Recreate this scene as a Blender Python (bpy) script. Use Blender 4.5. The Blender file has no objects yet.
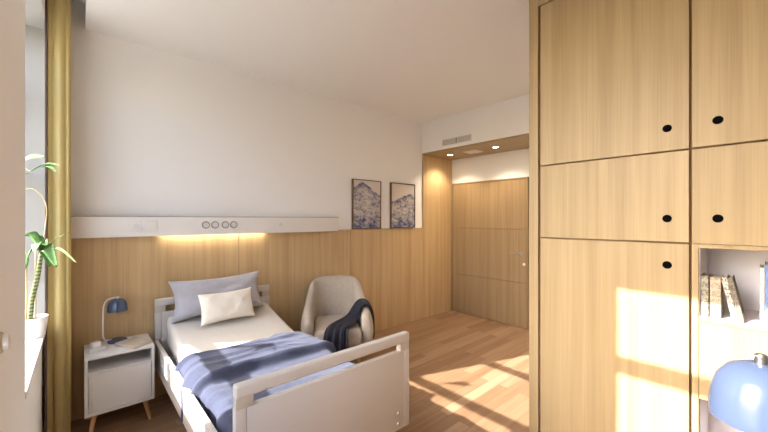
import bpy, bmesh, math, random
from mathutils import Vector, Matrix, noise
random.seed(7)
R = math.radians
scene = bpy.context.scene
COL = scene.collection

# ------------------------------------------------------------------ helpers
class G:
    """collects geometry for one mesh object"""
    def __init__(self): self.bm = bmesh.new()
    def _add(self, b, M=None):
        if M is not None: bmesh.ops.transform(b, matrix=M, verts=b.verts)
        me = bpy.data.meshes.new('tmp'); b.to_mesh(me); b.free()
        self.bm.from_mesh(me); bpy.data.meshes.remove(me)
    def box(self, x0, x1, y0, y1, z0, z1, bev=0.0, seg=2, M=None):
        b = bmesh.new(); bmesh.ops.create_cube(b, size=1)
        for v in b.verts:
            v.co = Vector((x0+(v.co.x+.5)*(x1-x0), y0+(v.co.y+.5)*(y1-y0), z0+(v.co.z+.5)*(z1-z0)))
        if bev > 0:
            bmesh.ops.bevel(b, geom=b.edges[:], offset=bev, segments=seg, affect='EDGES', profile=.6)
        self._add(b, M); return self
    def lathe(self, prof, c=(0,0,0), n=40, M=None):
        b = bmesh.new(); rings = []
        for r, z in prof:
            if r < 1e-6: rings.append([b.verts.new((0,0,z))])
            else: rings.append([b.verts.new((r*math.cos(2*math.pi*i/n), r*math.sin(2*math.pi*i/n), z)) for i in range(n)])
        for a, d in zip(rings, rings[1:]):
            for i in range(n):
                j = (i+1) % n
                if len(a) == 1 and len(d) == 1: continue
                if len(a) == 1: b.faces.new((a[0], d[j], d[i]))
                elif len(d) == 1: b.faces.new((a[i], a[j], d[0]))
                else: b.faces.new((a[i], a[j], d[j], d[i]))
        bmesh.ops.recalc_face_normals(b, faces=b.faces[:])
        T = Matrix.Translation(c)
        self._add(b, T if M is None else T @ M); return self
    def tube(self, pts, rad, n=10, closed=False):
        pts = [Vector(p) for p in pts]; b = bmesh.new(); rings = []
        rads = rad if isinstance(rad, (list, tuple)) else [rad]*len(pts)
        up = Vector((.13, .27, .95)); prev = None
        for i, p in enumerate(pts):
            t = (pts[min(i+1, len(pts)-1)] - pts[max(i-1, 0)]).normalized()
            if prev is None:
                a = t.cross(up)
                if a.length < .1: a = t.cross(Vector((1,0,0)))
            else: a = prev - t*prev.dot(t)
            a.normalize(); c = t.cross(a); prev = a
            rings.append([b.verts.new(p + (a*math.cos(2*math.pi*k/n) + c*math.sin(2*math.pi*k/n))*rads[i]) for k in range(n)])
        for r0, r1 in zip(rings, rings[1:]):
            for k in range(n): b.faces.new((r0[k], r0[(k+1)%n], r1[(k+1)%n], r1[k]))
        b.faces.new(rings[0][::-1]); b.faces.new(rings[-1])
        bmesh.ops.recalc_face_normals(b, faces=b.faces[:])
        self._add(b); return self
    def grid(self, rows, closed_u=False):
        b = bmesh.new(); V = [[b.verts.new(p) for p in r] for r in rows]
        for r0, r1 in zip(V, V[1:]):
            m = len(r0)
            for k in range(m if closed_u else m-1):
                b.faces.new((r0[k], r0[(k+1)%m], r1[(k+1)%m], r1[k]))
        self._add(b); return self
    def loft(self, rows):
        """closed rings, both ends capped"""
        b = bmesh.new(); V = [[b.verts.new(p) for p in r] for r in rows]
        for r0, r1 in zip(V, V[1:]):
            m = len(r0)
            for k in range(m): b.faces.new((r0[k], r0[(k+1)%m], r1[(k+1)%m], r1[k]))
        b.faces.new(V[0][::-1]); b.faces.new(V[-1])
        bmesh.ops.recalc_face_normals(b, faces=b.faces[:])
        self._add(b); return self

def spline(P, n):
    P = [Vector(p) for p in P]; out = []
    for i in range(len(P)-1):
        a, b, c, d = P[max(i-1,0)], P[i], P[i+1], P[min(i+2, len(P)-1)]
        for k in range(n):
            t = k/n
            out.append(.5*((2*b)+(c-a)*t+(2*a-5*b+4*c-d)*t*t+(3*b-a-3*c+d)*t**3))
    out.append(P[-1]); return out

def wm(o):
    m = Matrix.Translation(o.location) @ o.rotation_euler.to_matrix().to_4x4() @ Matrix.Diagonal((*o.scale, 1))
    return wm(o.parent) @ m if o.parent else m

def tag(o, label=None, cat=None, group=None, kind=None):
    if label: o['label'] = label
    if cat: o['category'] = cat
    if group: o['group'] = group
    if kind: o['kind'] = kind
    return o

def obj(name, g, mat, parent=None, local=False, smooth=True, sub=0, solid=0, ang=35):
    """geometry is in world coordinates unless local"""
    bm = g.bm
    if parent is not None and not local:
        bmesh.ops.transform(bm, matrix=wm(parent).inverted(), verts=bm.verts)
    loc = Vector((0,0,0))
    if parent is None and not local:
        xs = [v.co for v in bm.verts]
        lo = Vector([min(v[i] for v in xs) for i in range(3)]); hi = Vector([max(v[i] for v in xs) for i in range(3)])
        loc = Vector(((lo.x+hi.x)/2, (lo.y+hi.y)/2, lo.z))
        bmesh.ops.translate(bm, vec=-loc, verts=bm.verts)
    me = bpy.data.meshes.new(name); bm.to_mesh(me); bm.free()
    if smooth:
        for p in me.polygons: p.use_smooth = True
        me.set_sharp_from_angle(angle=R(ang if not sub else 180))
    o = bpy.data.objects.new(name, me); COL.objects.link(o); o.location = loc
    me.materials.append(mat)
    if parent is not None: o.parent = parent
    if solid:
        m = o.modifiers.new('solid', 'SOLIDIFY'); m.thickness = solid; m.offset = 0
    if sub:
        m = o.modifiers.new('sub', 'SUBSURF'); m.levels = sub; m.render_levels = sub
    return o

def thing(name, label, cat, loc, rz=0, group=None, scale=1):
    o = bpy.data.objects.new(name, None); COL.objects.link(o)
    o.empty_display_size = .1
    o.location = loc; o.rotation_euler = (0,0,rz); o.scale = (scale,)*3
    return tag(o, label, cat, group)

def struct(name, g, mat, parent=None, **k):
    o = obj(name, g, mat, parent, **k)
    if parent is None: o['kind'] = 'structure'
    return o

def dup(root, label=None):
    r = root.copy(); COL.objects.link(r)
    if label: r['label'] = label
    for ch in list(root.children):
        c = ch.copy(); COL.objects.link(c); c.parent = r
        for g in ch.children:
            d = g.copy(); COL.objects.link(d); d.parent = c
    return r

# ------------------------------------------------------------------ materials
def new_mat(name):
    m = bpy.data.materials.new(name); m.use_nodes = True
    nt = m.node_tree; b = nt.nodes['Principled BSDF']
    return m, nt, b
def N(nt, t, **k):
    n = nt.nodes.new(t)
    for a, v in k.items(): setattr(n, a, v)
    return n
def ramp(nt, stops, interp='LINEAR'):
    r = N(nt, 'ShaderNodeValToRGB'); r.color_ramp.interpolation = interp
    e = r.color_ramp.elements
    while len(e) < len(stops): e.new(.5)
    for q, (p, c) in zip(e, stops): q.position = p; q.color = (*c, 1)
    return r
def mixc(nt, a, b, fac, mode='MIX'):
    m = N(nt, 'ShaderNodeMix', data_type='RGBA', blend_type=mode)
    for s, v in ((0, fac), (6, a), (7, b)):
        if hasattr(v, 'is_output'): nt.links.new(v, m.inputs[s])
        elif s == 0: m.inputs[0].default_value = v
        else: m.inputs[s].default_value = (*v, 1)
    return m.outputs[2]
def plain(name, c, rough=.5, metal=0, spec=.5, bump=0, bscale=200, var=0):
    m, nt, b = new_mat(name)
    b.inputs['Base Color'].default_value = (*c, 1); b.inputs['Roughness'].default_value = rough
    b.inputs['Metallic'].default_value = metal; b.inputs['Specular IOR Level'].default_value = spec
    tc = N(nt, 'ShaderNodeTexCoord')
    n = N(nt, 'ShaderNodeTexNoise'); n.inputs['Scale'].default_value = bscale; n.inputs['Detail'].default_value = 4
    nt.links.new(tc.outputs['Object'], n.inputs['Vector'])
    if var:
        r = ramp(nt, [(.3, tuple(x*(1-var) for x in c)), (.7, tuple(min(1, x*(1+var)) for x in c))])
        nt.links.new(n.outputs['Fac'], r.inputs[0]); nt.links.new(r.outputs[0], b.inputs['Base Color'])
    if bump:
        bp = N(nt, 'ShaderNodeBump'); bp.inputs['Strength'].default_value = bump; bp.inputs['Distance'].default_value = .003
        nt.links.new(n.outputs['Fac'], bp.inputs['Height']); nt.links.new(bp.outputs[0], b.inputs['Normal'])
    return m
def emit(name, c, s):
    m, nt, b = new_mat(name)
    b.inputs['Base Color'].default_value = (*c, 1)
    b.inputs['Emission Color'].default_value = (*c, 1); b.inputs['Emission Strength'].default_value = s
    return m
def wood(name, dark, mid, light, rough=.45, axis=2, s=1.0):
    m, nt, b = new_mat(name)
    tc = N(nt, 'ShaderNodeTexCoord'); oi = N(nt, 'ShaderNodeObjectInfo')
    add = N(nt, 'ShaderNodeVectorMath', operation='ADD'); sc = N(nt, 'ShaderNodeVectorMath', operation='SCALE')
    comb = N(nt, 'ShaderNodeCombineXYZ')
    for i in range(3): nt.links.new(oi.outputs['Random'], comb.inputs[i])
    nt.links.new(comb.outputs[0], sc.inputs[0]); sc.inputs['Scale'].default_value = 17
    nt.links.new(tc.outputs['Object'], add.inputs[0]); nt.links.new(sc.outputs[0], add.inputs[1])
    def streak(cross, along, det, dist):
        mp = N(nt, 'ShaderNodeMapping'); v = [cross*s]*3; v[axis] = along*s
        mp.inputs['Scale'].default_value = v
        nt.links.new(add.outputs[0], mp.inputs['Vector'])
        n = N(nt, 'ShaderNodeTexNoise'); n.inputs['Scale'].default_value = 1; n.inputs['Detail'].default_value = det
        n.inputs['Distortion'].default_value = dist
        nt.links.new(mp.outputs[0], n.inputs['Vector']); return n.outputs['Fac']
    a = streak(17, .5, 6, .4); f = streak(150, 2.0, 3, .2)
    r1 = ramp(nt, [(.32, dark), (.5, mid), (.68, light)]); nt.links.new(a, r1.inputs[0])
    r2 = ramp(nt, [(.3, (.86,.845,.82)), (.6, (1,1,1))]); nt.links.new(f, r2.inputs[0])
    c = mixc(nt, r1.outputs[0], r2.outputs[0], .8, 'MULTIPLY')
    nt.links.new(c, b.inputs['Base Color'])
    b.inputs['Roughness'].default_value = rough; b.inputs['Specular IOR Level'].default_value = .35
    bp = N(nt, 'ShaderNodeBump'); bp.inputs['Strength'].default_value = .06; bp.inputs['Distance'].default_value = .001
    nt.links.new(f, bp.inputs['Height']); nt.links.new(bp.outputs[0], b.inputs['Normal'])
    return m
def fabric(name, c, c2, scale=300, bump=.25, rough=.95, sheen=.2, blot=0):
    m, nt, b = new_mat(name)
    tc = N(nt, 'ShaderNodeTexCoord')
    n = N(nt, 'ShaderNodeTexNoise'); n.inputs['Scale'].default_value = scale; n.inputs['Detail'].default_value = 3
    n2 = N(nt, 'ShaderNodeTexNoise'); n2.inputs['Scale'].default_value = scale/9; n2.inputs['Detail'].default_value = 4
    for q in (n, n2): nt.links.new(tc.outputs['Object'], q.inputs['Vector'])
    ad = N(nt, 'ShaderNodeMath', operation='MULTIPLY_ADD'); nt.links.new(n2.outputs['Fac'], ad.inputs[0])
    ad.inputs[1].default_value = .6; nt.links.new(n.outputs['Fac'], ad.inputs[2])
    r = ramp(nt, [(.55, c2), (1.0, c)]); nt.links.new(ad.outputs[0], r.inputs[0])
    nt.links.new(r.outputs[0], b.inputs['Base Color'])
    b.inputs['Roughness'].default_value = rough; b.inputs['Specular IOR Level'].default_value = .15
    b.inputs['Sheen Weight'].default_value = sheen; b.inputs['Sheen Roughness'].default_value = .6
    bp = N(nt, 'ShaderNodeBump'); bp.inputs['Strength'].default_value = bump; bp.inputs['Distance'].default_value = .003
    nt.links.new(n.outputs['Fac'], bp.inputs['Height']); nt.links.new(bp.outputs[0], b.inputs['Normal'])
    return m

OAK = ((.335,.24,.122), (.385,.282,.148), (.425,.316,.17))
M_wall = plain('white_plaster', (.86,.855,.845), .85, bump=.05, bscale=120)
M_ceil = plain('ceiling_paint', (.86,.855,.845), .9, bump=.03, bscale=90)
M_oak = wood('oak_veneer', *OAK)
M_oakp = wood('oak_wall_veneer', (.485,.328,.162), (.55,.38,.193), (.60,.425,.222))
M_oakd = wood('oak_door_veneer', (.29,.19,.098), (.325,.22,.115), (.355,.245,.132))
M_oakh = wood('oak_soffit', *OAK, axis=1)
M_gap = plain('dark_wood_gap', (.27,.16,.085), .8)
M_leg = wood('leg_wood', (.42,.23,.10), (.55,.32,.15), (.60,.38,.2), s=2)
M_white = plain('white_laminate', (.70,.68,.66), .4)
M_niche = plain('niche_laminate', (.70,.68,.72), .5)
M_dimlining = plain('grey_window_lining', (.43,.42,.405), .6)  # darker grey that holds down the sky-lit brightness of the reveals
M_frame = plain('window_white', (.82,.80,.77), .4)
M_bed = plain('bed_laminate', (.56,.52,.475), .38)
M_cap = plain('bed_beige_cap', (.50,.44,.37), .45)
M_metal = plain('brushed_metal', (.55,.55,.56), .3, metal=1)
M_black = plain('black_plastic', (.004,.004,.004), 1, spec=0)
M_rail = plain('rail_paint', (.80,.77,.73), .35)
M_railx = plain('rail_edge_grey', (.42,.39,.36), .5)
M_ring = plain('socket_ring_grey', (.33,.29,.25), .4)
M_led = emit('led_strip', (1.0,.91,.76), 11)
M_lampglow = emit('downlight_glow', (1.0,.87,.68), 25)
M_sheet = fabric('cream_sheet', (.64,.60,.53), (.59,.55,.49), 260, .12, sheen=.05)
M_greyp = fabric('grey_pillow_cotton', (.43,.42,.445), (.36,.35,.38), 240, .2, sheen=.1)
M_cream = fabric('cream_pillow_cotton', (.82,.76,.66), (.76,.69,.59), 240, .15, sheen=.05)
M_blank = fabric('blue_blanket_wool', (.068,.077,.123), (.043,.049,.082), 220, .5, sheen=.08)
M_chair = fabric('beige_boucle', (.50,.43,.345), (.40,.34,.27), 260, .5, sheen=.15)
M_throw = fabric('navy_knit', (.040,.040,.058), (.016,.016,.024), 150, .9, sheen=.05)
M_navy = plain('blue_lacquer', (.062,.085,.145), .2)
M_tube = plain('white_lacquer', (.80,.79,.77), .35)
M_paper = plain('paper', (.58,.53,.43), .8)
M_bookbeige = plain('beige_cover', (.50,.42,.31), .7, var=.06, bscale=30)
M_pot = plain('white_ceramic', (.84,.82,.79), .3)
M_soil = plain('potting_soil', (.06,.04,.025), .95, bump=.6, bscale=60, var=.4)
M_leaf = plain('green_leaf', (.075,.155,.04), .7, spec=.2, var=.45, bscale=25)
M_leafp = plain('pale_leaf', (.17,.24,.09), .7, spec=.2, var=.35, bscale=25)
M_stick = plain('bamboo_stick', (.55,.42,.24), .7)
M_twig = plain('tan_stem', (.50,.38,.20), .7)
M_grille = plain('grille_grey', (.68,.66,.65), .5)
M_dark = plain('grille_void', (.36,.35,.35), .8)
M_pframe = plain('picture_frame_walnut', (.12,.075,.045), .5)
M_ground = plain('outside_paving', (.16,.165,.13), .9, var=.1, bscale=3)

def curtain_mat():
    m, nt, b = new_mat('mustard_curtain')
    b.inputs['Base Color'].default_value = (.62,.50,.23,1); b.inputs['Roughness'].default_value = .9
    b.inputs['Specular IOR Level'].default_value = .1
    tr = N(nt, 'ShaderNodeBsdfTranslucent'); tr.inputs['Color'].default_value = (.70,.57,.24,1)
    mx = N(nt, 'ShaderNodeMixShader'); mx.inputs[0].default_value = .3
    nt.links.new(b.outputs[0], mx.inputs[1]); nt.links.new(tr.outputs[0], mx.inputs[2])
    nt.links.new(mx.outputs[0], nt.nodes['Material Output'].inputs[0]); return m
M_curtain = curtain_mat()
def glass_mat():
    m, nt, b = new_mat('window_glass')
    t = N(nt, 'ShaderNodeBsdfTransparent'); g = N(nt, 'ShaderNodeBsdfGlossy'); g.inputs['Roughness'].default_value = 0
    mx = N(nt, 'ShaderNodeMixShader'); mx.inputs[0].default_value = .04
    nt.links.new(t.outputs[0], mx.inputs[1]); nt.links.new(g.outputs[0], mx.inputs[2])
    nt.links.new(mx.outputs[0], nt.nodes['Material Output'].inputs[0]); return m
M_glass = glass_mat()
def trunk_mat():
    m, nt, b = new_mat('ringed_green_trunk')
    tc = N(nt, 'ShaderNodeTexCoord'); w = N(nt, 'ShaderNodeTexWave', bands_direction='Z')
    w.inputs['Scale'].default_value = 14; w.inputs['Distortion'].default_value = 1.0
    nt.links.new(tc.outputs['Object'], w.inputs['Vector'])
    r = ramp(nt, [(.3, (.10,.12,.04)), (.7, (.30,.34,.14))]); nt.links.new(w.outputs['Fac'], r.inputs[0])
    nt.links.new(r.outputs[0], b.inputs['Base Color']); b.inputs['Roughness'].default_value = .7; return m
M_trunk = trunk_mat()
def floor_mat():
    m, nt, b = new_mat('oak_floor_planks')
    tc = N(nt, 'ShaderNodeTexCoord')
    br = N(nt, 'ShaderNodeTexBrick', offset=.37, offset_frequency=2)
    br.inputs['Scale'].default_value = 1; br.inputs['Brick Width'].default_value = 1.15; br.inputs['Row Height'].default_value = .095
    br.inputs['Mortar Size'].default_value = .0012; br.inputs['Mortar Smooth'].default_value = .3; br.inputs['Bias'].default_value = 0
    br.inputs['Color1'].default_value = (0,0,0,1); br.inputs['Color2'].default_value = (1,1,1,1); br.inputs['Mortar'].default_value = (.2,.2,.2,1)
    nt.links.new(tc.outputs['Object'], br.inputs['Vector'])
    r = ramp(nt, [(0, (.26,.15,.08)), (.5, (.325,.195,.108)), (1, (.42,.275,.165))])
    nt.links.new(br.outputs['Color'], r.inputs[0])
    mp = N(nt, 'ShaderNodeMapping'); mp.inputs['Scale'].default_value = (1.2, 28, 1)
    off = N(nt, 'ShaderNodeVectorMath', operation='MULTIPLY_ADD'); off.inputs[1].default_value = (9,9,9)
    nt.links.new(br.outputs['Color'], off.inputs[0]); nt.links.new(tc.outputs['Object'], off.inputs[2])
    nt.links.new(off.outputs[0], mp.inputs['Vector'])
    n = N(nt, 'ShaderNodeTexNoise'); n.inputs['Scale'].default_value = 1; n.inputs['Detail'].default_value = 6; n.inputs['Distortion'].default_value = .6
    nt.links.new(mp.outputs[0], n.inputs['Vector'])
    r2 = ramp(nt, [(.3, (.74,.70,.66)), (.62, (1,1,1))]); nt.links.new(n.outputs['Fac'], r2.inputs[0])
    c = mixc(nt, r.outputs[0], r2.outputs[0], .85, 'MULTIPLY')
    c = mixc(nt, c, (.12,.06,.03), br.outputs['Fac'])
    nt.links.new(c, b.inputs['Base Color']); b.inputs['Roughness'].default_value = .42; b.inputs['Specular IOR Level'].default_value = .4
    return m
M_floor = floor_mat()
def print_mat(name, seed, peak):
    """loose blue and grey mountain print"""
    m, nt, b = new_mat(name)
    tc = N(nt, 'ShaderNodeTexCoord'); mp = N(nt, 'ShaderNodeMapping'); mp.inputs['Location'].default_value = (seed, seed*.7, seed*.3)
    nt.links.new(tc.outputs['Generated'], mp.inputs['Vector'])
    sx = N(nt, 'ShaderNodeSeparateXYZ'); nt.links.new(tc.outputs['Generated'], sx.inputs[0])
    def nz(scale, det, rough=.6):
        n = N(nt, 'ShaderNodeTexNoise'); n.inputs['Scale'].default_value = scale; n.inputs['Detail'].default_value = det; n.inputs['Roughness'].default_value = rough
        q = N(nt, 'ShaderNodeMapping'); q.inputs['Scale'].default_value = (1,1,2.3); nt.links.new(mp.outputs[0], q.inputs[0])
        nt.links.new(q.outputs[0], n.inputs['Vector']); return n.outputs['Fac']
    def mth(op, a, c=None, d=None):
        q = N(nt, 'ShaderNodeMath', operation=op)
        for i, v in enumerate((a, c, d)):
            if v is None: continue
            if hasattr(v, 'is_output'): nt.links.new(v, q.inputs[i])
            else: q.inputs[i].default_value = v
        return q.outputs[0]
    X, Z = sx.outputs['X'], sx.outputs['Z']
    coarse, fine = nz(3.2, 9, .72), nz(9, 7, .7)
    ridge = mth('SUBTRACT', peak[1], mth('MULTIPLY', mth('ABSOLUTE', mth('SUBTRACT', X, peak[0])), peak[2]))
    ridge = mth('ADD', ridge, mth('MULTIPLY', mth('SUBTRACT', coarse, .5), .22))
    below = mth('MULTIPLY', mth('SUBTRACT', ridge, Z), 40); below = mth('MINIMUM', mth('MAXIMUM', below, 0), 1)
    depth = mth('SUBTRACT', ridge, Z)
    # blue near the crest and towards the bottom, pale in between
    crest = mth('MAXIMUM', mth('SUBTRACT', 1, mth('MULTIPLY', depth, 7)), 0)
    low = mth('MAXIMUM', mth('SUBTRACT', .55, mth('MULTIPLY', Z, 1.5)), 0)
    v = mth('ADD', mth('MULTIPLY', crest, .22), mth('MULTIPLY', low, .42))
    v = mth('ADD', v, mth('MULTIPLY', mth('SUBTRACT', fine, .5), 1.5))
    v = mth('ADD', v, mth('MULTIPLY', mth('SUBTRACT', coarse, .5), 1.1)); v = mth('ADD', v, .43)
    r = ramp(nt, [(.22, (.62,.55,.50)), (.42, (.46,.42,.41)), (.56, (.26,.26,.31)), (.68, (.10,.12,.24)), (.92, (.02,.022,.05))])
    nt.links.new(v, r.inputs[0])
    c = mixc(nt, (.68,.63,.57), r.outputs[0], below)
    nt.links.new(c, b.inputs['Base Color']); b.inputs['Roughness'].default_value = .6; return m
def spine_mat(name, c1, c2, scale, seed):
    m, nt, b = new_mat(name)
    tc = N(nt, 'ShaderNodeTexCoord'); mp = N(nt, 'ShaderNodeMapping'); mp.inputs['Scale'].default_value = (1, 2.2, 1); mp.inputs['Location'].default_value = (seed,)*3
    nt.links.new(tc.outputs['Object'], mp.inputs[0])
    n = N(nt, 'ShaderNodeTexVoronoi', feature='F1', distance='CHEBYCHEV'); n.inputs['Scale'].default_value = scale
    nt.links.new(mp.outputs[0], n.inputs['Vector'])
    r = ramp(nt, [(.25, c1), (.5, c2)]); nt.links.new(n.outputs['Distance'], r.inputs[0])
    w = N(nt, 'ShaderNodeTexWave', bands_direction='Z'); w.inputs['Scale'].default_value = 9; w.inputs['Distortion'].default_value = 0
    nt.links.new(tc.outputs['Object'], w.inputs['Vector'])
    r2 = ramp(nt, [(.78, (0,0,0)), (.84, (1,1,1))]); nt.links.new(w.outputs['Fac'], r2.inputs[0])
    c = mixc(nt, r.outputs[0], c2, r2.outputs[0]); nt.links.new(c, b.inputs['Base Color'])
    b.inputs['Roughness'].default_value = .7; return m

# ------------------------------------------------------------------ room shell
XW, XP, YB, XE, ZC = -.185, -.17, 3.44, 4.56, 2.94
YF = -2.7                                 # wall behind the viewer
XO = -.46                                 # outer face of the window wall
W1, W2 = (2.05, 3.28), (.12, 1.40)
ZS, ZL = .78, 2.80
struct('floor', G().box(XO, XE+.1, YF-.1, YB+.1, -.1, 0), M_floor)
struct('ceiling', G().box(.03, XE+.1, YF-.1, YB+.1, ZC, ZC+.3)
       .box(XO, .03, YF-.1, YB+.1, ZC+.2, ZC+.3), M_ceil)
struct('wall_back', G().box(XO, XE+.1, YB, YB+.12, 0, ZC+.3), M_wall)
g = G()
for (a, b) in (W1, W2):
    g.box(XO, XW, a, b, 0, ZS-.03); g.box(XO, XP, a, b, ZL, ZC+.2)
edges = [(YF, W2[0]), (W2[1], W1[0]), (W1[1], YB)]
for a, b in edges: g.box(XO, XP, a, b, 0, ZC+.2)
struct('wall_left', g, M_wall)
# far end: white wall, bulkhead over the entrance
struct('wall_end', G().box(XE, XE+.1, .9, YB, 0, ZC), M_wall)
struct('wall_bulkhead', G().box(3.85, XE, .93, YB, 2.49, ZC), M_wall)
struct('wall_corridor', G().box(2.62, XE, .80, .93, 0, ZC), M_wall)
struct('wall_right', G().box(2.62, 2.72, YF, .80, 0, ZC).box(2.0, 2.62, YF, -.46, 0, ZC), M_wall)
struct('wall_front', G().box(XO, 2.72, YF-.12, YF, 0, ZC), M_oak)
# windows on the left, each with three transoms
for k, (a, b) in enumerate((W1, W2)):
    fx0, fx1 = -.405, -.345
    g = G().box(fx0, fx1, a, b, ZL-.05, ZL).box(fx0, fx1, a, a+.045, ZS, ZL-.05).box(fx0, fx1, b-.045, b, ZS, ZL-.05)
    for z in (1.263, 1.81, 2.355): g.box(fx0, fx1, a+.045, b-.045, z-.025, z+.025)
    g.box(fx0, fx1, a+.045, b-.045, ZS, ZS+.03)
    w = struct('window_%d' % (k+1), g, M_frame)
    obj('window_pane', G().box(-.379, -.371, a+.045, b-.045, ZS+.03, ZL-.05), M_glass, w)
    obj('window_lining', G().box(-.345, XP-.004, b-.008, b-.0005, ZS, ZL-.0005).box(-.345, XP-.004, a+.0005, a+.008, ZS, ZL-.0005).box(-.345, XP-.004, a+.008, b-.008, ZL-.008, ZL-.0005), M_dimlining, w)  # added lining, put over the reveal to dim the light on it
    obj('window_sill', G().box(-.45, -.166, a, b, ZS-.03, ZS, .003), M_frame, w)
struct('ground', G().box(-12, XO-.02, -12, 14, -.3, -.2), M_ground)

# oak wainscot on the back wall, seams at 1.345 m
YP = 3.42
g = G()
for a, b in ((XP, -.19+.0), (-.165, 1.153), (1.157, 2.498), (2.502, 3.85)):
    if b > a: g.box(a, b, YP, YB, 0, 1.368, .0015, 1)
struct('trim_1', g, M_oakp)
# entrance portal: oak lining on the back wall and soffit
struct('trim_2', G().box(3.85, XE, YP-.002, YB, 0, 2.466, .0015, 1), M_oakp)
struct('trim_3', G().box(3.85, XE, .93, YB, 2.466, 2.49, .0015, 1), M_oakh)
# door wall: wide oak door of three panels
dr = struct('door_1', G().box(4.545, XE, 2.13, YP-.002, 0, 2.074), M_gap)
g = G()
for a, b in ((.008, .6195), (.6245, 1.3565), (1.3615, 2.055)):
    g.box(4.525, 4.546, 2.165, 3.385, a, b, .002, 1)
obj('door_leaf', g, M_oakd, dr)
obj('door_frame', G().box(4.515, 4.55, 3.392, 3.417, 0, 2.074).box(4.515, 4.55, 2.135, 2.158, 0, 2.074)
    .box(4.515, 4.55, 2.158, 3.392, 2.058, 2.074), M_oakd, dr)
hd = obj('door_handle', G().tube([(4.525, 2.235, 1.02), (4.470, 2.235, 1.02)], .009)
    .tube([(4.472, 2.235, 1.02), (4.468, 2.30, 1.024), (4.47, 2.37, 1.026)], .008)
    .lathe([(0,0),(.024,0),(.024,.006),(0,.006)], (4.525, 2.235, 1.02), 24, Matrix.Rotation(R(-90), 4, 'Y')), M_metal, dr)
obj('thumb_turn', G().lathe([(0,0),(.02,0),(.02,.012),(0,.012)], (4.525, 2.185, .88), 20, Matrix.Rotation(R(-90), 4, 'Y')), M_white, dr)

# ------------------------------------------------------------------ things on the walls and ceiling
# bedhead services rail
rail = thing('bedhead_services_rail', 'long white bedhead services rail with round sockets on top of the oak wainscot', 'wall rail', (1.1, 3.42, 1.37))
ry0, ry1 = 3.365, 3.419
obj('rail_body', G().box(-.16, 2.285, ry0, ry1, 1.372, 1.516, .002).box(-.16, 2.285, ry0, ry0+.006, 1.358, 1.374, .001, 1), M_rail, rail)
obj('top_edge', G().box(-.16, 2.287, ry0-.002, ry1, 1.516, 1.524, .001, 1), M_railx, rail, )['label'] = 'grey top edge'
for px in (.848, .925, 1.015, 1.09):
    s = obj('round_socket', G().lathe([(.0,0),(.034,0),(.034,.006),(.030,.009),(.024,.009),(.024,.004),(0,.004)], (px, ry0+.001, 1.446), 32, Matrix.Rotation(R(90), 4, 'X')), M_ring, rail)
    obj('socket_face', G().lathe([(0,0),(.0235,0),(.0235,.010),(.014,.012),(.012,.007),(0,.007)], (px, ry0-.002, 1.446), 24, Matrix.Rotation(R(90), 4, 'X')), M_white, s)
def plate(x0, x1, hole):
    p = obj('cover_plate', G().box(x0, x1, ry0-.006, ry0+.001, 1.40, 1.487, .003), M_rail, rail)
    if hole: obj('socket_insert', G().lathe([(0,0),(.02,0),(.02,.003),(.016,.004),(0,.004)], ((x0+x1)/2, ry0-.005, 1.444), 24, Matrix.Rotation(R(90), 4, 'X')), M_white, p)
plate(.30, .375, True); plate(.405, .48, False); plate(1.52, 1.60, True)
obj('light_strip', G().box(.525, 1.40, 3.374, 3.390, 1.366, 1.3718), M_led, rail)['label'] = 'glowing warm light strip'

def picture(x0, x1, z0, z1, mat, label):
    t = thing('framed_picture', label, 'picture', ((x0+x1)/2, YB-.004, z0), 0, 'mountain prints over the wainscot')
    f = .011; y0, y1 = YB-.034, YB-.002
    obj('picture_frame', G().box(x0, x1, y0, y1, z0, z0+f, .001, 1).box(x0, x1, y0, y1, z1-f, z1, .001, 1)
        .box(x0, x0+f, y0, y1, z0+f, z1-f, .001, 1).box(x1-f, x1, y0, y1, z0+f, z1-f, .001, 1), M_pframe, t)
    obj('art_print', G().box(x0+f, x1-f, y0+.008, y1-.002, z0+f, z1-f), mat, t)
picture(2.53, 2.997, 1.372, 2.003, print_mat('print_peak', 3.1, (.34, .97, .38)), 'blue and grey mountain print nearer the services rail, with a dark blot at bottom')
picture(3.18, 3.66, 1.372, 2.003, print_mat('print_ridge', 8.6, (.80, .80, .28)), 'blue and grey mountain print nearer the door, with a wide pale sky')

# bulkhead grille (two louvred fields) and soffit fittings
gr = thing('air_grille', 'narrow grey louvred air grille on the white wall above the entrance', 'vent', (3.84, 2.81, 2.54))
obj('grille_back', G().box(3.842, 3.8495, 2.58, 3.05, 2.54, 2.617), M_dark, gr)
g = G()
for a, b in ((2.575, 2.80), (2.825, 3.05)):
    g.box(3.838, 3.849, a, b, 2.537, 2.543).box(3.838, 3.849, a, b, 2.614, 2.62).box(3.838, 3.849, a, a+.006, 2.543, 2.614).box(3.838, 3.849, b-.006, b, 2.543, 2.614)
obj('grille_frame', g, M_grille, gr)
for a, b in ((2.581, 2.794), (2.831, 3.044)):
    g = G()
    for i in range(13):
        y = a + (b-a)*(i+.5)/13; g.box(3.8385, 3.8465, y-.0055, y+.0055, 2.543, 2.614)
    obj('louvre_field', g, M_grille, gr)
vt = thing('ceiling_vent', 'pale square vent between the two downlights of the entrance soffit', 'vent', (4.18, 2.78, 2.466))
obj('vent_frame', G().box(4.08, 4.29, 2.67, 2.89, 2.458, 2.4655, .002, 1), M_white, vt)
g = G()
for i in range(6): g.box(4.10+.03*i, 4.118+.03*i, 2.69, 2.87, 2.452, 2.459)
obj('vent_blades', g, M_frame, vt)
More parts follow.
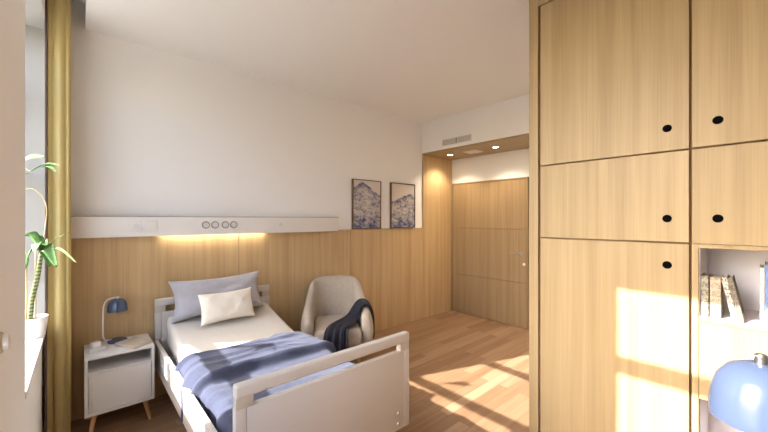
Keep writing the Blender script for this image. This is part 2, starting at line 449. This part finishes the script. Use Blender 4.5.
for (x, y, lab) in ((4.15, 3.149, 'lit recessed downlight in the soffit nearer the picture wall'), (4.15, 2.40, 'lit recessed downlight in the soffit nearer the wardrobe')):
    d = thing('ceiling_downlight', lab, 'ceiling light', (x, y, 2.466), 0, 'entrance downlights')
    obj('trim_ring', G().lathe([(.032,0),(.045,0),(.045,-.006),(.036,-.008),(.032,-.003)], (x, y, 2.4655), 32), M_white, d)
    obj('lens', G().lathe([(0,-.004),(.033,-.004),(.033,-.001),(0,-.001)], (x, y, 2.4655), 32), M_lampglow, d)
    L = bpy.data.lights.new('downlight_beam', 'SPOT'); L.energy = 24; L.color = (1,.82,.6); L.spot_size = R(125); L.spot_blend = .7; L.shadow_soft_size = .03
    lo = bpy.data.objects.new('downlight_beam', L); COL.objects.link(lo); lo.location = (0, 0, -.012); lo.parent = d

# round wall dial on the pier
dl = thing('wall_dial', 'small round white dial on the window pier at the left edge', 'thermostat', (XP, 1.438, 1.15))
obj('dial_base', G().lathe([(0,0),(.030,0),(.030,.006),(.026,.009),(0,.009)], (XP-.001, 1.438, 1.15), 32, Matrix.Rotation(R(90), 4, 'Y')), M_bookbeige, dl)
obj('dial_knob', G().lathe([(0,0),(.022,0),(.021,.010),(.018,.012),(0,.012)], (XP+.008, 1.438, 1.15), 32, Matrix.Rotation(R(90), 4, 'Y')), M_white, dl)

# ------------------------------------------------------------------ built-in wardrobe
XF = 2.0
Z1, Z2 = 1.808, 1.392
wd = thing('wardrobe', 'tall oak built-in wardrobe with three stacked doors and round finger holes', 'wardrobe', (2.3, .57, 0))
obj('carcass', G().box(XF+.021, 2.6, .217, .885, 0, ZC-.01), M_gap, wd)
obj('side_panel', G().box(XF, 2.6, .883, .937, 0, ZC-.004, .0015, 1), M_oak, wd)
obj('top_filler', G().box(XF, XF+.021, .217, .883, 2.745, ZC-.004, .001, 1), M_oak, wd)
def hole(parent, y, z):
    M = Matrix.Rotation(R(-90), 4, 'Y')
    obj('finger_hole', G().lathe([(0,.0008),(.0145,.0008),(.0155,.0016),(.0172,.0014),(.0172,0)], (XF, y, z), 32, M), M_black, parent)['label'] = 'black round finger hole'
def door(root, y0, y1, z0, z1, hy=None, hz=None, name='door'):
    d = obj(name, G().box(XF, XF+.02, y0, y1, z0, z1, .0012, 1), M_oak, root)
    if hy is not None: hole(d, hy, hz)
    return d
YS = .217
door(wd, YS+.004, .868, Z1+.004, 2.738, .296, 1.914)
door(wd, YS+.004, .868, Z2+.004, Z1-.004, .296, 1.502)
door(wd, YS+.004, .868, .08, Z2-.004, .296, 1.290)
obj('plinth', G().box(XF+.03, XF+.05, .22, .883, 0, .075), M_oak, wd)
# second unit with shelf niche
YE = -.45
sh = thing('shelf_cabinet', 'oak cabinet at the right edge with two doors over an open book niche', 'cabinet', (2.3, -.12, 0))
obj('carcass', G().box(XF+.021, 2.6, YE, .216, Z2-.002, ZC-.01).box(2.36, 2.6, YE, .216, 0, Z2-.002), M_gap, sh)
obj('top_filler', G().box(XF, XF+.021, YE, .213, 2.745, ZC-.004, .001, 1), M_oak, sh)
door(sh, YE, YS-.006, Z1+.004, 2.738, .130, 1.916)
door(sh, YE, YS-.006, Z2+.001, Z1-.004, .130, 1.502)
obj('niche_frame', G().box(XF, 2.34, .190, .2125, .0, Z2, .001, 1).box(XF, 2.34, YE, .190, 1.374, Z2-.0005, .001, 1)
    .box(XF, 2.34, YE, .190, 1.055, 1.073, .001, 1), M_oak, sh)
door(sh, YE, .1885, .722, 1.0535, name='front_panel')
obj('niche_lining', G().box(2.33, 2.35, YE, .189, .1, 1.374).box(XF+.003, 2.33, YE, .189, 1.0735, 1.0755)
    .box(XF+.012, 2.33, .186, .1895, 1.0755, 1.3735).box(XF+.02, 2.33, .186, .1895, .1, .71)
    .box(XF+.003, 2.33, YE, .189, .08, .1), M_niche, sh)
obj('end_panel', G().box(XF, 2.6, YE-.02, YE, 0, ZC-.004), M_oak, sh)

# books in the niche
def book(y, w, h, depth, x, lean, cover, label, name='book', group='books in the shelf niche', z=1.0757):
    t = thing(name, label, 'book', (x, y, z), 0, group); t.rotation_euler = (lean, 0, 0)
    th = .0022
    obj('cover', G().box(0, .003, 0, w, 0, h, .001, 1).box(.003, depth, 0, th, 0, h).box(.003, depth, w-th, w, 0, h), cover, t, local=True)
    obj('pages', G().box(.004, depth-.004, th, w-th, .003, h-.004), M_paper, t, local=True)
    return t
book(.1605, .0245, .178, .125, 2.022, 0, spine_mat('spine_olive', (.075,.07,.05), (.36,.33,.25), 110, 1), 'upright olive and grey patterned book against the niche side')
book(.1225, .034, .174, .125, 2.024, 0, spine_mat('spine_tan', (.20,.155,.11), (.46,.38,.28), 130, 2), 'thicker upright tan patterned book, second from the niche side')
ln = R(11); up = math.sin(ln)
book(.0705, .0175, .180, .12, 2.012, -ln, spine_mat('spine_white', (.10,.09,.08), (.60,.55,.48), 90, 3), 'leaning pale book with dark lettering next to the tan book', z=1.0757+.0175*up)
book(.0532, .0165, .180, .12, 2.012, -ln, spine_mat('spine_dark', (.09,.075,.06), (.22,.185,.14), 120, 4), 'leaning dark brown book resting on the pale leaning one', z=1.0757+.0165*up)
book(.000, .0115, .232, .16, 2.02, 0, spine_mat('spine_cream', (.42,.40,.36), (.66,.63,.58), 120, 5), 'thin white book beside the tall blue book')
book(-.036, .034, .245, .17, 2.005, 0, plain('blue_cover', (.14,.24,.48), .6), 'tall blue book at the right edge of the niche')

# ------------------------------------------------------------------ bed
bed = thing('hospital_bed', 'white hospital bed with slotted head and foot boards and cream sheet', 'bed', (.97, 2.4, 0))
BX0, BX1 = .472, 1.492
def board(name, x0, x1, yc, h0, zs, parent, th=.036):
    y0, y1 = yc-th/2, yc+th/2
    zb, zp, zr, zt = zs
    b = obj(name, G().box(x0+.045, x1-.045, y0, y1, zb, zp, .006).box(x0, x0+.0445, y0, y1, zb, zp, .004).box(x1-.0445, x1, y0, y1, zb, zp, .004), M_bed, parent)
    obj('top_rail', G().box(x0, x1, y0-.004, y1+.004, zr, zt, .013, 4), M_bed, b)
    for a, c in ((x0+.002, x0+.075), (x1-.075, x1-.002)):
        obj('rail_block', G().box(a, c, y0+.001, y1-.001, zp-.004, zr+.006, .002), M_cap, b)['label'] = 'beige rail block'
    return b
fb = board('footboard', BX0, BX1, 1.455, 0, (.255, .715, .758, .815), bed)
for z in (.353, .292):
    obj('screw', G().lathe([(0,0),(.012,0),(.010,.004),(0,.005)], (1.40, 1.437, z), 20, Matrix.Rotation(R(90), 4, 'X')), M_metal, fb)
hb = board('headboard', .462, 1.44, 3.375, 0, (.255, .722, .772, .832), bed)
for a, b, zt in ((.455, .485, .498), (1.445, 1.475, .44)):
    obj('side_rail', G().box(a, b, 1.474, 3.356, .285, zt, .006), M_bed, bed)
obj('bed_base', G().box(.56, 1.40, 1.50, 3.33, .30, .352, .01).box(.75, 1.2, 1.75, 2.0, .06, .30, .01).box(.75, 1.2, 2.9, 3.15, .06, .30, .01), M_bed, bed)
for x in (.66, 1.30):
    for y in (1.62, 3.22):
        l = obj('leg', G().box(x-.025, x+.025, y-.025, y+.025, .09, .30, .004), M_bed, bed)
        obj('caster', G().lathe([(0,-.012),(.042,-.012),(.047,-.006),(.047,.006),(.042,.012),(0,.012)], (x, y, .0475), 24, Matrix.Rotation(R(90), 4, 'Y')), M_black, l)
# mattress: head end raised a little
MX0, MX1, MY0, MY1 = .537, 1.392, 1.51, 3.345
def mat_top(y):
    t = max(0, min(1, (y-2.62)/.72)); s = max(0, (y-2.56)/.78)
    return .52 + .165*(t*.9 + .1*t*t) if y > 2.62 else .52
rows = []
ys = [MY0+(MY1-MY0)*i/36 for i in range(37)]
for i, y in enumerate(ys):
    zt = mat_top(y); zb = .353 + (zt-.52)*.6
    e = 0.0
    if i == 0 or i == 36: e = .02
    r = .038; prof = []
    def arc(cx, cz, a0, a1):
        for k in range(6):
            a = R(a0+(a1-a0)*k/5); prof.append((cx+(r-e*.6)*math.cos(a), y, cz+(r-e*.6)*math.sin(a)))
    arc(MX1-r, zt-r, 0, 90)
    for k in range(1, 14): prof.append((MX1-r+(MX0-MX1+2*r)*k/14, y, zt-e*.6))
    arc(MX0+r, zt-r, 90, 180); arc(MX0+r, zb+r, 180, 270); arc(MX1-r, zb+r, 270, 360)
    rows.append(prof)
obj('mattress', G().loft(rows), M_sheet, bed, ang=60)['label'] = 'mattress under a cream fitted sheet'

# blanket
def blanket():
    n_s, n_y = 90, 96
    Y0, Y1 = 1.480, 2.62
    rows = []
    for j in range(n_y+1):
        y = Y0+(Y1-Y0)*j/n_y
        row = []
        fold = 1/(1+math.exp(-(y-2.165)*90))          # doubled band near the head
        endr = min(1, (Y1-y)/.018); endr = math.sqrt(max(0, endr*(2-endr)))
        lift = .010 + .038*fold*endr - .004*(1-endr)
        roll = .026*math.exp(-((y-2.185)/.026)**2)
        hang_l = .235 + .04*noise.noise(Vector((y*3, 1.7, 0)))
        hang_r = .15
        Ltop = MX1-MX0
        total = hang_l+Ltop+hang_r
        for i in range(n_s+1):
            s = total*i/n_s; zt = mat_top(y); r = .05
            sl = s-hang_l
            # walk the rounded mattress outline
            o = lift
            if sl < r*.785-.0:
                if sl < -r*.785: x, z, nx, nz = MX0, zt-r+(sl+r*.785), -1, 0
                else:
                    a = R(180)-(sl+r*.785)/(r*1.57)*R(90)
                    x, z, nx, nz = MX0+r+r*math.cos(a), zt-r+r*math.sin(a), math.cos(a), math.sin(a)
            elif sl > Ltop-r*.785:
                q = sl-(Ltop-r*.785)
                if q > r*1.57: x, z, nx, nz = MX1, zt-r-(q-r*1.57), 1, 0
                else:
                    a = R(90)-q/(r*1.57)*R(90)
                    x, z, nx, nz = MX1-r+r*math.cos(a), zt-r+r*math.sin(a), math.cos(a), math.sin(a)
            else: x, z, nx, nz = MX0+sl+(r-r*.785)*0, zt, 0, 1
            # soft wrinkles running across the bed
            u = sl/Ltop
            w = 0
            yy = y + .10*(u-.3) + .03*noise.noise(Vector((u*3, y*2, 5)))
            w += .014*noise.noise(Vector((u*1.6, yy*11, 2.0)))
            w += .016*max(0, 1-abs(noise.noise(Vector((u*1.3+4, yy*7, 9.0))))*5)*(.3+.7*fold)
            w += .006*noise.noise(Vector((u*6, yy*16, 4.0)))
            if sl < .03: o += .003*min(1, (.03-sl)/.06)
            if sl < .06: w += .014*math.sin(y*22+2*noise.noise(Vector((y*5, 0, 0))))*min(1, (.06-sl)/.1)
            o += roll*(1 if sl > -.05 else .5) + max(-.006, w)
            row.append((x+nx*o, y, z+nz*o))
        rows.append(row)
    return G().grid(rows)
tag(obj('blanket', blanket(), M_blank, solid=.009, sub=1), 'wrinkled blue blanket folded across the foot half of the bed', 'blanket')

# pillows
def cushion(w, h, t, n=26, pinch=.07, sag=0, seed=0):
    f = []; bk = []
    for j in range(n+1):
        rf, rb = [], []
        for i in range(n+1):
            u, v = 2*i/n-1, 2*j/n-1
            x = w/2*u*(1-pinch*(1-v*v)*abs(u)**3); z = h/2*v*(1-pinch*1.4*(1-u*u)*abs(v)**3)
            q = max(0, (1-u**4)*(1-v**4))**.55
            wr = .11*noise.noise(Vector((u*2.2+seed, v*2.2, seed)))+.03*noise.noise(Vector((u*6+seed, v*6, seed)))
            th = t/2*q*(1+wr*2 - sag*v*.5)
            rf.append((x, -th, z)); rb.append((x, th, z))
        f.append(rf); bk.append(rb)
    g = G().grid(f); g.grid([r[::-1] for r in bk])
    bmesh.ops.remove_doubles(g.bm, verts=g.bm.verts, dist=1e-5)
    return g
def pillow(name, w, h, t, loc, rot, mat, label, seed, **k):
    o = obj(name, cushion(w, h, t, seed=seed, **k), mat, local=True, sub=1)
    o.location = loc; o.rotation_euler = rot
    return tag(o, label, 'pillow', 'pillows at the head of the bed')
pillow('pillow', .79, .355, .18, (.925, 3.238, .826), (R(-15), R(-1), 0), M_greyp, 'large light grey pillow propped against the headboard', 3.0, pinch=.12, sag=.6)
pillow('pillow', .455, .265, .11, (.945, 3.072, .757), (R(-19), R(-1), 0), M_cream, 'small cream rectangular cushion leaning on the grey pillow', 7.0, pinch=.08)

# ------------------------------------------------------------------ nightstand and what stands on it
ns = thing('nightstand', 'white nightstand with open shelf and one door on slanted wooden legs', 'nightstand', (.22, 3.23, 0))
nx0, nx1, ny0, ny1, nz0, nz1 = .022, .417, 3.05, 3.405, .153, .556
T = .018
g = G().box(nx0, nx1, ny0, ny1, nz1-T, nz1, .002).box(nx0, nx1, ny0, ny1, nz0, nz0+T, .002)
g.box(nx0, nx0+T, ny0, ny1, nz0+T, nz1-T, .001, 1).box(nx1-T, nx1, ny0, ny1, nz0+T, nz1-T, .001, 1)
g.box(nx0+T, nx1-T, ny0+.004, ny1, .437, .449).box(nx0+T, nx1-T, ny1-.012, ny1, nz0+T, nz1-T)
obj('body', g, M_white, ns)
dd = obj('door', G().box(nx0+T+.003, nx1-T-.003, ny0+.003, ny0+.02, nz0+T+.003, .434, .0015, 1), M_white, ns)
obj('pull_strip', G().box(nx0+T+.022, nx0+T+.032, ny0-.004, ny0+.004, .20, .405, .002), M_white, dd)
for sx in (0, 1):
    for sy in (0, 1):
        x = nx0+.055 if sx == 0 else nx1-.055; y = ny0+.05 if sy == 0 else ny1-.05
        ox = (-.03 if sx == 0 else .03); oy = (-.025 if sy == 0 else .012)
        obj('leg', G().tube([(x, y, nz0+.001), (x+ox*.5, y+oy*.5, nz0*.5), (x+ox, y+oy, 0)], [.017, .0135, .010], 16), M_leg, ns)

def lamp(loc, rz, label, scale=1, k=1.0):
    t = thing('desk_lamp', label, 'lamp', loc, rz, 'blue dome lamps', scale)
    H = .352
    obj('lamp_base', G().lathe([(0,0),(.060,0),(.063,.004),(.063,.012),(.055,.018),(.02,.020),(0,.020)], n=48), M_navy, t, local=True, ang=50)
    pts = spline([(.035,0,.016),(.07,0,.018),(.088,0,.045),(.090,0,.12),(.088,0,.22),(.084,0,.282),(.066,0,.322),(.035,0,.337),(0,0,.340),(-.008,0,.340)], 6)
    obj('arm', G().tube(pts, .0055, 12), M_tube, t, local=True)
    s = obj('lamp_shade', G().lathe([(0,.332),(.02,.331),(.040,.322),(.054,.304),(.061,.280),(.064,.252),(.064,.236),(.062,.236),(.0615,.252),(.058,.280),(.051,.302),(.038,.318),(.02,.327),(0,.328)], n=56), M_navy, t, local=True, ang=60)
    obj('shade_knob', G().lathe([(0,.329),(.009,.330),(.009,.344),(.006,.348),(0,.348)], n=20), M_metal, s, local=True)
    obj('bulb', G().lathe([(0,.262),(.014,.266),(.020,.278),(.016,.296),(.010,.312),(.010,.328),(0,.328)], n=20), M_tube, s, local=True)
    return t
lamp((.215, 3.325, nz1), R(162), 'dark blue dome lamp with white curved arm on the nightstand')
lamp((1.031, .004, .798), R(-42), 'sunlit blue dome lamp in the right foreground', 1.23)
# book and charger on the nightstand
bk = thing('closed_book', 'closed cream book lying askew on the nightstand', 'book', (.302, 3.165, nz1), R(-60))
obj('cover', G().box(-.095, .095, -.072, .072, 0, .0025).box(-.095, .095, -.072, .072, .0215, .024).box(-.095, .095, -.072, -.069, .0025, .0215), M_bookbeige, bk, local=True)
obj('pages', G().box(-.091, .091, -.069, .068, .0025, .0215), M_paper, bk, local=True)
ch = thing('charging_dock', 'small white charging dock at the front left of the nightstand', 'charger', (.082, 3.185, nz1), R(20), None, 1.3)
obj('dock_base', G().box(-.036, .036, -.028, .028, 0, .022, .004), M_white, ch, local=True)
obj('charger_cube', G().box(-.016, .022, -.014, .020, .0222, .050, .006, 3), M_white, ch, local=True)

# ------------------------------------------------------------------ armchair
ac = thing('armchair', 'beige upholstered tub armchair in the corner beyond the bed', 'armchair', (1.985, 2.955, 0), R(-31)); ac.scale = (.89, 1, .975)
path = [(-.312,-.25,.575,.0),(-.325,-.12,.60,.0),(-.325,.02,.625,.0),(-.32,.13,.68,.02),(-.31,.20,.80,.05),(-.285,.265,.858,.07),(-.20,.305,.865,.078),(-.10,.32,.868,.08)]
path = path + [(0,.325,.868,.08)] + [(-x,y,z,b) for x,y,z,b in path[::-1]]
rows = []
for i, (x, y, zt, back) in enumerate(path):
    a = Vector(path[max(i-1,0)][:2]); c = Vector(path[min(i+1,len(path)-1)][:2]); d = (c-a).normalized(); n = Vector((-d.y, d.x))   # n points outward
    ce = Vector((0, -.02)); p = Vector((x, y))
    if n.dot(p-ce) < 0: n = -n
    endk = 1.0
    th = .052 + (.010 if back == 0 else 0)
    zb = .215
    zm = zb+(zt-zb)*.5
    def P(off, z):
        lean = back*max(0, (z-.42))/.44
        inn = -.035*max(0, (z-.5)/.36)*(1 if back > 0 else 0)
        xx = p.x*(1+inn*2.2)
        return (xx+n.x*(off), p.y+n.y*(off)+lean, z)
    bulge = .02 if back == 0 else .012
    ring = [P(-th, zb+.02), P(-th-.006, zm-.05), P(-th, zm+.1), P(-th*.92, zt-.05), P(-th*.55, zt-.008), P(0, zt+.004), P(th*.6, zt-.008), P(th*.95, zt-.05), P(th+bulge, zm+.06), P(th+bulge*.8, zm-.08), P(th*.7, zb+.01), P(0, zb)]
    if i in (0, len(path)-1):       # rounded oval front of the arm
        front = []
        cz = (zb+zt)/2
        for (k, sh_) in ((0.35, -.055), (.75, -.04)):
            front.append([(p.x+(q[0]-p.x)*k, q[1]+sh_, cz+(q[2]-cz)*(k*.25+.72)) for q in ring])
        rows += (front if i == 0 else [])
        rows.append(ring)
        if i: rows += front[::-1]
    else: rows.append(ring)
obj('shell', G().loft(rows), M_chair, ac, local=True, sub=2)
def pad(name, x0, x1, y0, y1, z0, z1, bev, mat, dome=0):
    b = G().box(x0, x1, y0, y1, z0, z1, bev, 5)
    if dome:
        for v in b.bm.verts:
            if v.co.z > (z0+z1)/2:
                u = (v.co.x-(x0+x1)/2)/((x1-x0)/2); w = (v.co.y-(y0+y1)/2)/((y1-y0)/2)
                v.co.z += dome*(1-u*u)*(1-w*w)
    return obj(name, b, mat, ac, local=True, ang=80)
pad('seat_cushion', -.252, .252, -.345, .275, .285, .455, .055, M_chair, .02)
pad('seat_base', -.265, .265, -.29, .27, .20, .30, .03, M_chair)
for sx in (-1, 1):
    for sy, yy in ((-1, -.235), (1, .22)):
        obj('leg', G().tube([(sx*.205, yy, .215), (sx*.228, yy+sy*.02, .1), (sx*.25, yy+sy*.04, 0)], [.021, .017, .012], 16), M_leg, ac, local=True)
# knitted throw over its right arm
C = [(.402,.03,.27),(.408,.025,.38),(.402,.02,.50),(.375,.005,.595),(.318,-.01,.640),(.26,-.03,.628),(.22,-.06,.57),(.185,-.095,.515),(.13,-.155,.494),(.065,-.225,.488),(.01,-.30,.482),(-.02,-.355,.462),(-.035,-.392,.40),(-.038,-.402,.32),(-.035,-.404,.265)]
Wd = [(0,-1),(0,-1),(0,-1),(0,-1),(.05,-1),(.1,-1),(.3,-.95),(.5,-.85),(.7,-.72),(.8,-.6),(.9,-.4),(1,-.15),(1,0),(1,0),(1,0)]
CS = spline(C, 5); WS = spline([(a, b, 0) for a, b in Wd], 5)
rows = []
for k, (c, w) in enumerate(zip(CS, WS)):
    w = w.normalized(); f = k/(len(CS)-1)
    tan = (CS[min(k+1, len(CS)-1)]-CS[max(k-1, 0)]).normalized(); nn = w.cross(tan); nn.normalize()
    if nn.z < 0 and .3 < f < .8: nn = -nn
    if f <= .3 and nn.x < 0: nn = -nn
    if f >= .8 and nn.y > 0: nn = -nn
    half = .125 - .03*math.sin(f*math.pi) + .02*f
    row = []
    for q in range(25):
        v = q/12-1
        rip = .011*math.sin(v*11+f*3)+.006*math.sin(v*23+1+f*5)
        row.append(tuple(c + w*(half*v) + nn*(.016+rip)))
    rows.append(row)
th_g = G().grid(rows)
Mx = wm(ac); bmesh.ops.transform(th_g.bm, matrix=Mx, verts=th_g.bm.verts)
tag(obj('throw_blanket', th_g, M_throw, solid=.01, sub=1), 'dark navy knitted throw draped over one arm and the seat of the armchair', 'throw')

# ------------------------------------------------------------------ window side: curtain, plant
cp = [(-.165,3.25),(-.166,3.17),(-.157,3.135),(-.142,3.142),(-.130,3.15),(-.118,3.132),(-.100,3.122),(-.082,3.128),(-.070,3.138),(-.058,3.128),(-.048,3.15),(-.055,3.185),(-.10,3.19),(-.148,3.20),(-.150,3.215),(-.10,3.22),(-.055,3.225),(-.052,3.24),(-.10,3.25),(-.14,3.262),(-.10,3.275),(-.058,3.285),(-.055,3.30),(-.10,3.31),(-.14,3.325),(-.10,3.335),(-.055,3.345)]
cs = spline([(x, y, 0) for x, y in cp], 6)
rows = []
for k in range(17):
    z = 3.08-(3.065)*k/16
    fl = (k/16)**2
    row = []
    for i, p in enumerate(cs):
        sw = .004*math.sin(i*.35+k*.5)*fl
        row.append((p.x+sw+.004*fl*(p.x+.1)*10, p.y+.004*math.sin(i*.2+k*.3)*fl, z))
    rows.append(row)
ct = thing('curtain', 'mustard yellow curtain gathered beside the window', 'curtain', (-.1, 3.25, 0))
obj('curtain_cloth', G().grid(rows), M_curtain, ct, ang=180)
obj('leading_edge', G().box(-.1715, -.1605, 3.120, 3.17, .02, 3.075, .003), plain('brown_hem', (.13,.085,.06), .8), ct)['label'] = 'dark brown leading edge'  # separate dark brown strip down the window-side edge of the curtain
obj('curtain_track', G().box(-.13, -.07, YF+.1, 3.40, 3.085, 3.11, .003), M_frame, ct)

pl = thing('potted_plant', 'tall leafy potted plant in a white pot on the window sill', 'plant', (-.213, 2.965, ZS))
pc = (-.213, 2.965, ZS)
obj('pot', G().lathe([(0,0),(.048,0),(.054,.004),(.068,.118),(.068,.124),(.064,.124),(.060,.10),(0,.10)], pc, 40), M_pot, pl)
obj('soil', G().lathe([(0,.108),(.03,.110),(.0605,.105),(.0605,.099),(0,.099)], pc, 24), M_soil, pl)
obj('trunk', G().tube(spline([(-.228,2.985,.87),(-.218,2.972,1.007),(-.190,2.933,1.161),(-.18,2.911,1.241),(-.171,2.903,1.305)], 6), [.0125]*12+[.0115]*6+[.010]*6+[.007], 12), M_trunk, pl)
def leaf(a, b, w, droop=.02, mat=None, name='leaf', mid=None, roll=0):
    a, b = Vector(a), Vector(b)
    m = (a+b)/2 + Vector((0,0,droop)) if mid is None else Vector(mid)
    cl = spline([a, m, b], 7); rows = []
    ax = (b-a).normalized(); side = ax.cross(Vector((0,0,1)))
    if side.length < .2: side = ax.cross(Vector((1,0,0)))
    side.normalize(); side = Matrix.Rotation(roll, 3, ax) @ side; up = side.cross(ax)
    for k, p in enumerate(cl):
        f = k/(len(cl)-1); hw = .8*w/2*math.sin(math.pi*min(1, f*.92+.06))**.8*(1-.25*f)+.0006
        rows.append([tuple(p+side*hw*v+up*abs(v)*hw*.35) for v in (-1,-.5,0,.5,1)])
    return obj(name, G().grid(rows), mat or M_leaf, pl, solid=.0012, ang=180)
crown = (-.171, 2.903, 1.303)
leaf(crown, (-.255,2.92,1.40), .085, .05, roll=1.0)
leaf(crown, (-.205,2.905,1.40), .075, .03, roll=.9)
leaf(crown, (-.145,2.812,1.345), .07, .04, roll=.6)
leaf(crown, (-.195,2.80,1.315), .075, .045, M_leafp, roll=.4)
leaf(crown, (-.135,2.86,1.215), .05, .03, roll=.7)
leaf(crown, (-.10,2.745,1.222), .085, .06, roll=.9)
leaf(crown, (-.013,2.627,1.246), .022, .05, M_leafp, roll=.4)
leaf(crown, (-.048,2.685,1.422), .016, .015, M_leafp, roll=.4)
leaf(crown, (-.235,2.86,1.25), .07, .05, roll=.5)
leaf((-.247,2.971,1.29), (-.250,2.95,1.19), .07, .0, roll=.3)
leaf((-.262,2.935,1.835), (-.155,2.82,1.866), .05, .015, roll=1.1)
leaf((-.214,2.914,1.787), (-.086,2.72,1.812), .034, .022, roll=.5)
leaf((-.170,2.85,1.805), (-.100,2.735,1.77), .030, .022, roll=.8)
leaf((-.25,2.94,1.765), (-.205,2.90,1.768), .016, .004, M_leafp)
obj('twig', G().tube(spline([(-.262,2.985,1.655),(-.235,2.962,1.682),(-.202,2.931,1.676),(-.165,2.897,1.625),(-.150,2.884,1.56),(-.155,2.889,1.464),(-.171,2.903,1.31)], 6), .0025, 6), M_twig, pl)
obj('twig', G().tube(spline([(-.262,2.985,1.655),(-.268,2.985,1.74),(-.255,2.945,1.80),(-.22,2.915,1.785)], 6), .0025, 6), M_twig, pl)
for p in ((-.205, 2.995), (-.244, 2.99)):
    obj('support_stick', G().tube([(p[0], p[1], .875), (p[0]+.002, p[1]-.01, 1.30)], .004, 8), M_stick, pl)
obj('support_stick', G().tube([(-.250, 2.988, 1.13), (-.196, 2.985, 1.13)], .003, 8), M_stick, pl)

# writing desk under the foreground lamp
dk = thing('desk', 'wooden desk under the foreground lamp', 'desk', (1.2, -.4, 0))
obj('desk_top', G().box(.85, 1.52, -1.2, .10, .77, .797, .003), M_leg, dk)
for x in (.89, 1.48):
    for y in (-1.15, .05):
        obj('leg', G().box(x-.02, x+.02, y-.02, y+.02, 0, .77, .003), M_leg, dk)

# ------------------------------------------------------------------ light
SUN = Vector((1, -.36, -.665)).normalized()
L = bpy.data.lights.new('sun', 'SUN'); L.energy = 9.0; L.angle = R(.5); L.color = (1, .97, .945)
so = bpy.data.objects.new('sun', L); COL.objects.link(so); so.rotation_euler = SUN.to_track_quat('-Z', 'Y').to_euler(); so.location = (-5, 4, 6)
W = bpy.data.worlds.new('sky'); scene.world = W; W.use_nodes = True
nt = W.node_tree; bg = nt.nodes['Background']
sk = N(nt, 'ShaderNodeTexSky'); sk.sky_type = 'NISHITA'; sk.sun_disc = False; sk.sun_elevation = R(32); sk.sun_rotation = R(-70); sk.altitude = 50; sk.dust_density = 3
hs = N(nt, 'ShaderNodeHueSaturation'); hs.inputs['Saturation'].default_value = .95
nt.links.new(sk.outputs[0], hs.inputs['Color'])
c = mixc(nt, hs.outputs[0], (.96, 1.0, 1.07), 1.0, 'MULTIPLY')
nt.links.new(c, bg.inputs['Color']); bg.inputs['Strength'].default_value = .52

# ------------------------------------------------------------------ camera and look
cam = bpy.data.cameras.new('camera'); co = bpy.data.objects.new('camera', cam); COL.objects.link(co)
cam.sensor_width = 36; cam.lens = 340/768*36; cam.shift_y = 3/768; cam.clip_start = .02
co.location = (0, 0, 1.5); co.rotation_euler = (R(90), 0, R(-41.8))
scene.camera = co
vs = scene.view_settings; vs.view_transform = 'Standard'; vs.look = 'None'; vs.gamma = 1; vs.use_curve_mapping = False
vs.exposure = 1.22
scene.cycles.use_denoising = True
scene.cycles.max_bounces = 12; scene.cycles.diffuse_bounces = 6; scene.cycles.transparent_max_bounces = 12
scene.cycles.sample_clamp_indirect = 6
